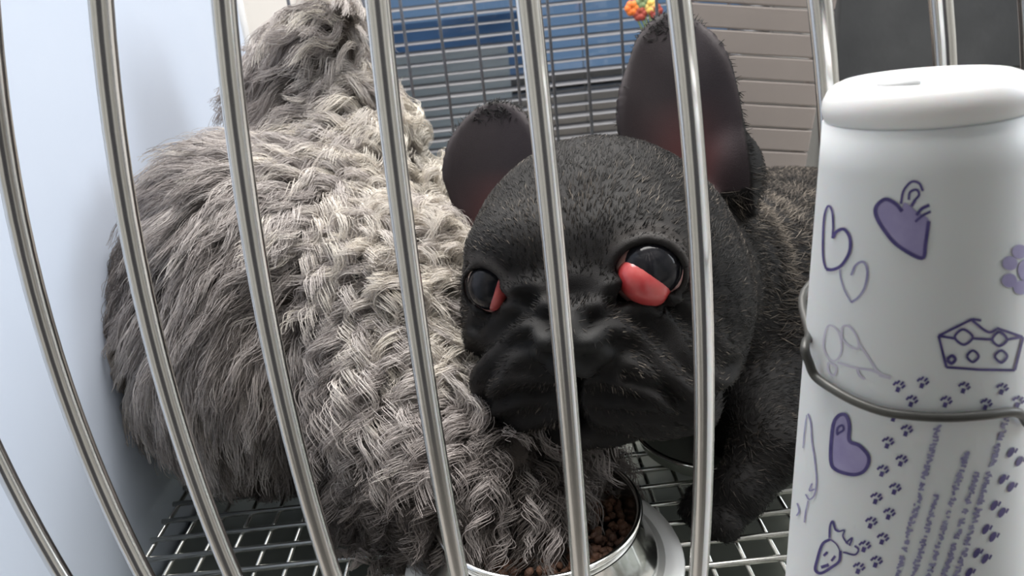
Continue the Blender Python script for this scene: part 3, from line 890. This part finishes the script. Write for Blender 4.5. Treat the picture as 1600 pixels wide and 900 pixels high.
stray = np.where(rng.random((NL, MS, 1, 1)) < 0.18, 3.0, 1.0)
wph = rng.random((NL, MS, 1, 3)) * 6.28; wfr = 5 + 9 * rng.random((NL, MS, 1, 3))
strand = strand + 0.00055 * stray * np.sin(wph + wfr * s[None, None, :, None]) * s[None, None, :, None]
strand = strand.reshape(-1, K, 3)
lim = SX + 0.0004
strand[..., 0] = np.maximum(strand[..., 0], lim); strand[..., 2] = np.maximum(strand[..., 2], 0.0006)
fy = front_y(strand[..., 0]) + 0.004
strand[..., 1] = np.maximum(strand[..., 1], fy)
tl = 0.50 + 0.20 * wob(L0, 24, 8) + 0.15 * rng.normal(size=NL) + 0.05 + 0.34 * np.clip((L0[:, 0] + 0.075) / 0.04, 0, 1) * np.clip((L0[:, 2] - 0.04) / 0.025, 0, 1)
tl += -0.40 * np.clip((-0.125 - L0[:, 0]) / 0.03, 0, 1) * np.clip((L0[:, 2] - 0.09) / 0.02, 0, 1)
tl += -0.62 * np.clip((0.072 - L0[:, 2]) / 0.055, 0, 1)  # browner coat low down, with the shade there put into the tint too
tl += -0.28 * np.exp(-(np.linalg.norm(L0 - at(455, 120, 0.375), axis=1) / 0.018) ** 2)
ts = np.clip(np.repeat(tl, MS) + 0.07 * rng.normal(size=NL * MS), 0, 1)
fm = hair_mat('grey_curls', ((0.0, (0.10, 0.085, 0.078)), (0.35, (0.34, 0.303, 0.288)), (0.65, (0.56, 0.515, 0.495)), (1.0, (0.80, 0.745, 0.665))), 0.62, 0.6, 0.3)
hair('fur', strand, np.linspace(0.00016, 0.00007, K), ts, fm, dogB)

# ------------------------------------------------------------------ food bowl and water dish
BC = np.array([0.0006, 0.221, 0.0])
bowl = tag(empty('food_bowl', tuple(BC)), 'polished steel pet bowl full of brown kibble under the grey muzzle', 'bowl')
lathe('bowl_shell', [(0.0335, 0.0225), (0.0325, 0.016), (0.029, 0.007), (0.020, 0.004), (0, 0.0035), (0, 0.0025), (0.022, 0.003), (0.031, 0.005), (0.0345, 0.014), (0.0348, 0.0225)], BC, M['steel'], bowl)
mesh('bowl_rim', *tube_geo([(BC[0] + 0.0346 * math.cos(a), BC[1] + 0.0346 * math.sin(a), 0.0228) for a in np.linspace(0, 2 * math.pi, 80, endpoint=False)], 0.0011, 10, True), M['rim_steel'], bowl)
lathe('bowl_foot', [(0.0349, 0.0195), (0.0362, 0.013), (0.0395, 0.006), (0.0425, 0.0034), (0.0405, 0.0028), (0.036, 0.006), (0.0345, 0.0185)], BC, M['steel'], bowl)
lathe('bowl_flange', [(0.0424, 0.0034), (0.0450, 0.0036), (0.0485, 0.0024), (0.049, 0.0012), (0.0475, 0.0002), (0.042, 0.0002), (0.0424, 0.0034)], BC, M['flange'], bowl)
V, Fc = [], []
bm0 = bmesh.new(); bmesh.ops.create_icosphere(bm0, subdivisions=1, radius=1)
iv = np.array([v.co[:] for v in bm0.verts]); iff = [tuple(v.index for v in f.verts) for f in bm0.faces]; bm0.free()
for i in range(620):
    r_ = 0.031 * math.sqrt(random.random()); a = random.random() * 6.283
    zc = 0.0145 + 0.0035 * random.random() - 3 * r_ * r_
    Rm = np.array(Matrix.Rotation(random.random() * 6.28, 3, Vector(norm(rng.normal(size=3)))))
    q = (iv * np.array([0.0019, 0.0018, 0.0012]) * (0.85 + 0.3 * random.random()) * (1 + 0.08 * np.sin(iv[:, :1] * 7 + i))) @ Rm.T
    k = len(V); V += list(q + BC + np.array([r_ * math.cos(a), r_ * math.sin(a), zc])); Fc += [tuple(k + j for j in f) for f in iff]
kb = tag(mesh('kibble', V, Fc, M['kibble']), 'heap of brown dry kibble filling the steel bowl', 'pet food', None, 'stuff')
DC = np.array([0.080, 0.281, 0.0])
dish = tag(empty('water_dish', tuple(DC)), 'shallow steel dish behind the front paw of the black puppy', 'dish')
lathe('dish_shell', [(0.0335, 0.0115), (0.031, 0.007), (0.025, 0.0035), (0, 0.003), (0, 0.0012), (0.026, 0.0015), (0.033, 0.006), (0.0345, 0.0115)], DC, M['dish'], dish)
mesh('dish_rim', *tube_geo([(DC[0] + 0.0345 * math.cos(a), DC[1] + 0.0345 * math.sin(a), 0.012) for a in np.linspace(0, 2 * math.pi, 80, endpoint=False)], 0.0010, 10, True), M['rim_steel'], dish)

# ------------------------------------------------------------------ printed canister hanging at the front
bx, by, br_, tap, lx, ly, LT = 0.0687, 0.1196, 0.0189, -0.0667, -0.0198, 0.0212, 0.0686
BA = norm([lx, ly, 1.0]); BO = np.array([bx, by, 0.1]); BU = norm(np.cross([0, 1.0, 0], BA)); BW = np.cross(BA, BU)
can = tag(empty('canister', tuple(BO + BA * -0.094)), 'white canister with purple hearts and paw prints in front of the bars', 'canister')
brad = lambda z: br_ + tap * z
prof = [(0, -0.094), (brad(-0.094) - 0.001, -0.094), (brad(-0.094), -0.092)] + [(brad(z), z) for z in np.linspace(-0.09, LT - 0.0064, 24)] + [(brad(LT) - 0.0008, LT - 0.0061), (0, LT - 0.0061)]
lathe('canister_body', prof, BO, M['bottle'], can, 96, BA)
rl = brad(LT) + 0.0002
rb_ = brad(LT - 0.0058)
lidp = [(0, LT - 0.0062), (rb_ - 0.0003, LT - 0.0062), (rb_ - 0.0001, LT - 0.0058), (rb_ + 0.0002, LT - 0.0046), (rb_ + 0.0001, LT - 0.0032), (rb_ - 0.0006, LT - 0.0018), (rl - 0.0014, LT - 0.0008), (rl - 0.0026, LT - 0.0003),
        (rl - 0.0036, LT - 0.0005), (rl - 0.0046, LT - 0.0014), (0.004, LT - 0.0016), (0, LT - 0.0016)]
lathe('canister_lid', lidp, BO, M['lid'], can, 96, BA)


def hitlid(px, py, dz):
    d = ray(px, py); o = BO + BA * (LT + dz); tt = ((o - EYE) @ BA) / (d @ BA)
    return EYE + d * tt


c_ = hitlid(1404, 133, -0.0014); u_ = hitlid(1420, 138, -0.0014) - c_; ul = np.linalg.norm(u_); u_ = u_ / ul; w_ = np.cross(BA, u_)
V = []
for h_ in (0, 0.0004):
    for q in range(20):
        a = 2 * math.pi * q / 20
        V.append(c_ + BA * h_ + u_ * (0.0023 * math.copysign(abs(math.cos(a)) ** 0.6, math.cos(a))) + w_ * 0.0030 * math.copysign(abs(math.sin(a)) ** 0.6, math.sin(a)))
Fc = [tuple(range(20, 40))] + [(q, (q + 1) % 20, 20 + (q + 1) % 20, 20 + q) for q in range(20)]
sl_ = mesh('lid_slot', V, Fc, M['slot'], can); sl_['label'] = 'small grey slot in the lid'


def onbottle(px, py, off=0.00018):
    d = ray(px, py); d = d / np.linalg.norm(d)
    o = EYE - BO; 
    lo_t, hi_t = 0.03, 0.4
    f_ = lambda t_: np.linalg.norm((o + d * t_) - BA * ((o + d * t_) @ BA)) - brad((o + d * t_) @ BA)
    best = None
    ts_ = np.linspace(0.05, 0.25, 60); prev = f_(ts_[0])
    for i in range(1, 60):
        cur = f_(ts_[i])
        if prev > 0 >= cur:
            a_, b_ = ts_[i - 1], ts_[i]
            for _ in range(25):
                m_ = (a_ + b_) / 2
                if f_(m_) > 0: a_ = m_
                else: b_ = m_
            best = b_; break
        prev = cur
    if best is None:
        vals = [f_(t_) for t_ in ts_]; best = ts_[int(np.argmin(vals))]
    q = o + d * best; zz = q @ BA; rd = norm(q - BA * zz)
    return BO + BA * zz + rd * (brad(zz) + off)


def stroke_geo(pl, w, closed=False, smooth=True, off=0.00018):
    pl = [np.array(p, float) for p in pl]
    if closed and smooth: P = catmull(pl[-2:] + pl + pl[:2], 6)[12:-6, :2]
    else: P = catmull(pl, 6)[:, :2] if smooth and len(pl) > 2 else np.array([pl[0] + (pl[-1] - pl[0]) * t_ for t_ in np.linspace(0, 1, 4)])[:, :2] if len(pl) == 2 else np.array(pl)[:, :2]
    T = np.gradient(P, axis=0); T /= np.linalg.norm(T, axis=1)[:, None] + 1e-9
    Nn = np.stack([-T[:, 1], T[:, 0]], 1) * w / 2
    V, Fc = [], []
    for p, nn in zip(P, Nn): V += [onbottle(*(p + nn), off), onbottle(*(p - nn), off)]
    for i in range(len(P) - 1): Fc.append((2 * i, 2 * i + 1, 2 * i + 3, 2 * i + 2))
    return V, Fc


def fill_geo(pl, off=0.00012, rings=4):
    P = catmull([np.array(p, float) for p in pl + [pl[0]]], 5)[:-1, :2]; c = P.mean(0); n_ = len(P)
    V, Fc = [onbottle(*c, off)], []
    for r_ in range(1, rings + 1):
        for p in P: V.append(onbottle(*(c + (p - c) * r_ / rings), off))
    for q in range(n_): Fc.append((0, 1 + q, 1 + (q + 1) % n_))
    for r_ in range(rings - 1):
        for q in range(n_):
            Fc.append((1 + r_ * n_ + q, 1 + (r_ + 1) * n_ + q, 1 + (r_ + 1) * n_ + (q + 1) % n_, 1 + r_ * n_ + (q + 1) % n_))
    return V, Fc


def mark(name, geos, m, label=None, parent=None):
    V, Fc = [], []
    for v, f in geos:
        k = len(V); V += list(v); Fc += [tuple(k + i for i in q) for q in f]
    o = mesh(name, V, Fc, m, parent or can)
    if label: o['label'] = label
    return o


h1 = [(1370, 332), (1376, 314), (1392, 312), (1408, 326), (1414, 316), (1432, 330), (1452, 345), (1446, 380), (1440, 403), (1404, 382), (1380, 356)]
f1 = mark('printed_heart', [fill_geo(h1)], M['ink_fill'], 'large lilac heart with a dark outline')
mark('heart_outline', [stroke_geo([(1410, 330), (1400, 318), (1384, 311), (1370, 322), (1370, 338), (1384, 362), (1404, 384), (1440, 403), (1446, 380), (1451, 345)], 6),
                       stroke_geo([(1408, 318), (1412, 298), (1424, 284), (1436, 286), (1442, 298)], 4), stroke_geo([(1420, 312), (1422, 300), (1432, 296), (1436, 304), (1428, 314)], 4),
                       stroke_geo([(1432, 336), (1440, 326), (1452, 320)], 5), stroke_geo([(1430, 346), (1442, 336), (1454, 330)], 4), stroke_geo([(1424, 322), (1430, 312)], 5)], M['ink'], None, f1)
h2 = [(1302, 668), (1310, 650), (1322, 648), (1328, 664), (1328, 688), (1344, 696), (1358, 714), (1352, 734), (1334, 741), (1308, 734), (1299, 718)]
f2 = mark('printed_heart', [fill_geo(h2)], M['ink_fill'], 'dark lilac heart below the wire loop')
mark('heart_outline', [stroke_geo(h2, 5.5, True), stroke_geo([(1309, 678), (1310, 668), (1317, 664), (1319, 671), (1312, 676)], 3.5, True)], M['ink'], None, f2)
mark('printed_heart', [stroke_geo([(1304, 370), (1308, 384), (1300, 360), (1304, 372)], 2) if False else stroke_geo([(1302, 372), (1308, 362), (1320, 358), (1329, 372), (1328, 394), (1316, 414), (1302, 421), (1292, 420)], 5),
                       stroke_geo([(1302, 372), (1303, 350), (1301, 328), (1295, 322), (1289, 340), (1287, 380), (1288, 406), (1292, 420)], 3)], M['ink'], 'dark outline heart near the left edge')
mark('printed_heart', [stroke_geo([(1331, 430), (1338, 414), (1350, 409), (1356, 424), (1352, 448), (1342, 464), (1331, 472)], 3.5), stroke_geo([(1331, 472), (1320, 452), (1314, 430), (1314, 420)], 2)], M['ink_mid'], 'small faded outline heart')
for (x, y, rx, ry) in ((1577, 411, 12, 11), (1592, 393, 12, 11), (1576, 438, 12, 11), (1594, 449, 12, 11), (1604, 422, 15, 18)):
    mark('paw_dot', [fill_geo([(x + rx * math.cos(a), y + ry * math.sin(a)) for a in np.linspace(0, 6.283, 9)[:-1]], 0.00015, 2)], M['ink_fill'])
mark('printed_cheese', [stroke_geo([(1466, 524), (1518, 498)], 4), stroke_geo([(1518, 498), (1532, 500)], 4), stroke_geo([(1518, 500), (1542, 518), (1556, 514)], 4), stroke_geo([(1556, 512), (1596, 526)], 4), stroke_geo([(1466, 524), (1490, 528)], 4),
                        stroke_geo([(1518, 528), (1548, 530)], 4), stroke_geo([(1572, 530), (1596, 526)], 4), stroke_geo([(1466, 524), (1478, 573)], 4), stroke_geo([(1478, 573), (1530, 577)], 4), stroke_geo([(1530, 577), (1584, 578)], 4),
                        stroke_geo([(1584, 578), (1597, 526)], 4), stroke_geo([(1491, 526), (1504, 514), (1519, 526), (1505, 538)], 4, True), stroke_geo([(1549, 530), (1560, 518), (1572, 530), (1560, 540)], 4, True),
                        stroke_geo([(1510, 556), (1519, 547), (1528, 556), (1519, 565)], 4, True), stroke_geo([(1553, 556), (1563, 547), (1572, 556), (1563, 566)], 4, True), stroke_geo([(1480, 561), (1487, 555), (1492, 561), (1486, 567)], 5, True)], M['ink'], 'outlined wedge of holed cheese')
mark('printed_mouse', [stroke_geo([(1292, 514), (1300, 508), (1312, 520), (1316, 546), (1308, 562), (1296, 560), (1288, 540)], 2.5, True), stroke_geo([(1316, 524), (1318, 510), (1328, 510), (1340, 526), (1342, 544), (1328, 540), (1318, 530)], 3, True),
                       stroke_geo([(1342, 536), (1356, 556), (1372, 580), (1390, 588)], 3), stroke_geo([(1310, 566), (1336, 574), (1362, 578), (1378, 586)], 3), stroke_geo([(1296, 566), (1296, 580), (1304, 586), (1308, 574)], 3, True),
                       stroke_geo([(1340, 576), (1344, 586), (1352, 592)], 4), stroke_geo([(1374, 585), (1392, 590)], 5)], M['ink_pale'], 'faded outline of a small mouse')
mark('printed_dog', [stroke_geo([(1264, 646), (1268, 660), (1270, 690), (1274, 716), (1277, 750), (1274, 772), (1266, 780), (1260, 772)], 2.2), stroke_geo([(1262, 648), (1259, 668), (1256, 700)], 1.5), stroke_geo([(1270, 755), (1266, 766), (1274, 764)], 2.5),
                     stroke_geo([(1264, 782), (1260, 800), (1258, 816)], 2), stroke_geo([(1247, 786), (1250, 798), (1246, 806)], 2.5)], M['ink_mid'], 'faint outline drawing at the left edge')
mark('printed_fish', [stroke_geo([(1298, 842), (1286, 850), (1278, 874), (1275, 890), (1284, 895), (1300, 886), (1312, 876), (1314, 860)], 4.5), stroke_geo([(1298, 842), (1308, 850), (1314, 862)], 2), stroke_geo([(1297, 840), (1298, 822), (1302, 814), (1306, 826), (1312, 830)], 3.5),
                      stroke_geo([(1312, 830), (1320, 828), (1318, 838), (1326, 850)], 2.5), stroke_geo([(1322, 848), (1332, 840), (1328, 852)], 3), stroke_geo([(1318, 862), (1336, 866), (1342, 858), (1336, 852)], 3), stroke_geo([(1288, 868), (1294, 862)], 4), stroke_geo([(1300, 876), (1306, 868)], 4), stroke_geo([(1284, 886), (1296, 882)], 5)], M['ink'], 'outlined fish with a jagged tail')
paws = [(1405, 602), (1442, 596), (1425, 625), (1506, 604), (1478, 626), (1565, 606), (1540, 630), (1590, 626), (1417, 671), (1388, 690), (1409, 718), (1380, 734), (1399, 762), (1370, 777), (1390, 801), (1362, 815), (1380, 840), (1352, 852), (1370, 876), (1343, 886),
        (1398, 648)]
for (x, y) in paws:
    g = [stroke_geo([(x - 5, y + 5), (x + 1, y + 7)], 8)] + [stroke_geo([(x + dx, y + dy), (x + dx + 5, y + dy - 5)], 3.6) for dx, dy in ((-9, -1), (-4, -3), (2, -1), (4, 4))]
    mark('paw_print', g, M['ink'])
for (x, y) in ((1581, 706), (1594, 720), (1568, 748), (1581, 760), (1555, 789), (1567, 800), (1542, 826), (1553, 838), (1528, 863), (1541, 872), (1516, 894)):
    ca_, sa_ = math.cos(-1.05), math.sin(-1.05)
    mark('paw_print', [fill_geo([(x - 3 + 9 * math.cos(a) * ca_ - 4.2 * math.sin(a) * sa_, y + 9 * math.cos(a) * sa_ + 4.2 * math.sin(a) * ca_) for a in np.linspace(0, 6.283, 9)[:-1]], 0.00018, 2),
                       stroke_geo([(x + 3, y + 1), (x + 7, y - 6)], 3)], M['ink'])
for (xa, ya, xb, yb) in ((1466, 664, 1402, 900), (1464, 772, 1426, 900), (1510, 706, 1450, 900), (1526, 738, 1474, 900), (1572, 652, 1494, 900)):
    g = []; L_ = math.hypot(xb - xa, yb - ya); dx, dy = (xb - xa) / L_, (yb - ya) / L_; q = 0
    while q < L_:
        if random.random() > 0.12:
            pts = [(xa + dx * (q + j * 1.1) + (-dy) * random.uniform(-5.5, 5.5), ya + dy * (q + j * 1.1) + dx * random.uniform(-5.5, 5.5)) for j in range(4)]
            g.append(stroke_geo(pts, 3.0))
        q += 4.2
    mark('printed_text', g, M['ink_mid'], 'line of tiny lilac lettering running up the side')

# wire loop that holds the canister
loop = [(1258, 548), (1264, 566), (1284, 586), (1312, 606), (1345, 624), (1385, 638), (1430, 644), (1480, 646), (1530, 643), (1568, 639), (1584, 644), (1596, 660)]
Pq = []
for i, (x, y) in enumerate(loop):
    if x < 1283:
        p = onbottle(1284, y, 0.0012); d = norm(ray(x, y)); Pq.append(EYE + d * ((p - EYE) @ d))
    else:
        Pq.append(onbottle(x, y, 0.0012))
zt = lambda q: (q - BO) @ BA
back0, back1 = Pq[0], Pq[-1]
pre = [BO + BA * (zt(back0) + 0.012) + (BU * -0.4 + BW * 0.92) * (brad(zt(back0)) + 0.0022) if False else EYE + norm(ray(1264, 520)) * (np.linalg.norm(Pq[0] - EYE) + 0.006), EYE + norm(ray(1259, 534)) * (np.linalg.norm(Pq[0] - EYE) + 0.002)]
end = []
z1 = zt(back1)
a1 = math.atan2((back1 - BO) @ BW, (back1 - BO) @ BU)
for q in range(1, 9):
    a = a1 + q * 0.30
    end.append(BO + BA * (z1 - 0.0004 * q) + (math.cos(a) * BU + math.sin(a) * BW) * (brad(z1) + 0.0014))
bt = np.array([0.0690 * bow(0.1), 0.1515, pre[0][2] + 0.004])
ho = tag(empty('wire_loop', tuple(bt)), 'dark wire loop around the white canister holding it to the bars', 'wire')
tube('loop_wire', catmull([bt + np.array([0, -0.003, 0]), (bt + pre[0]) / 2 + np.array([-0.004, 0, 0])] + pre + Pq + end, 5), 0.00078, M['holder'], ho, 10)
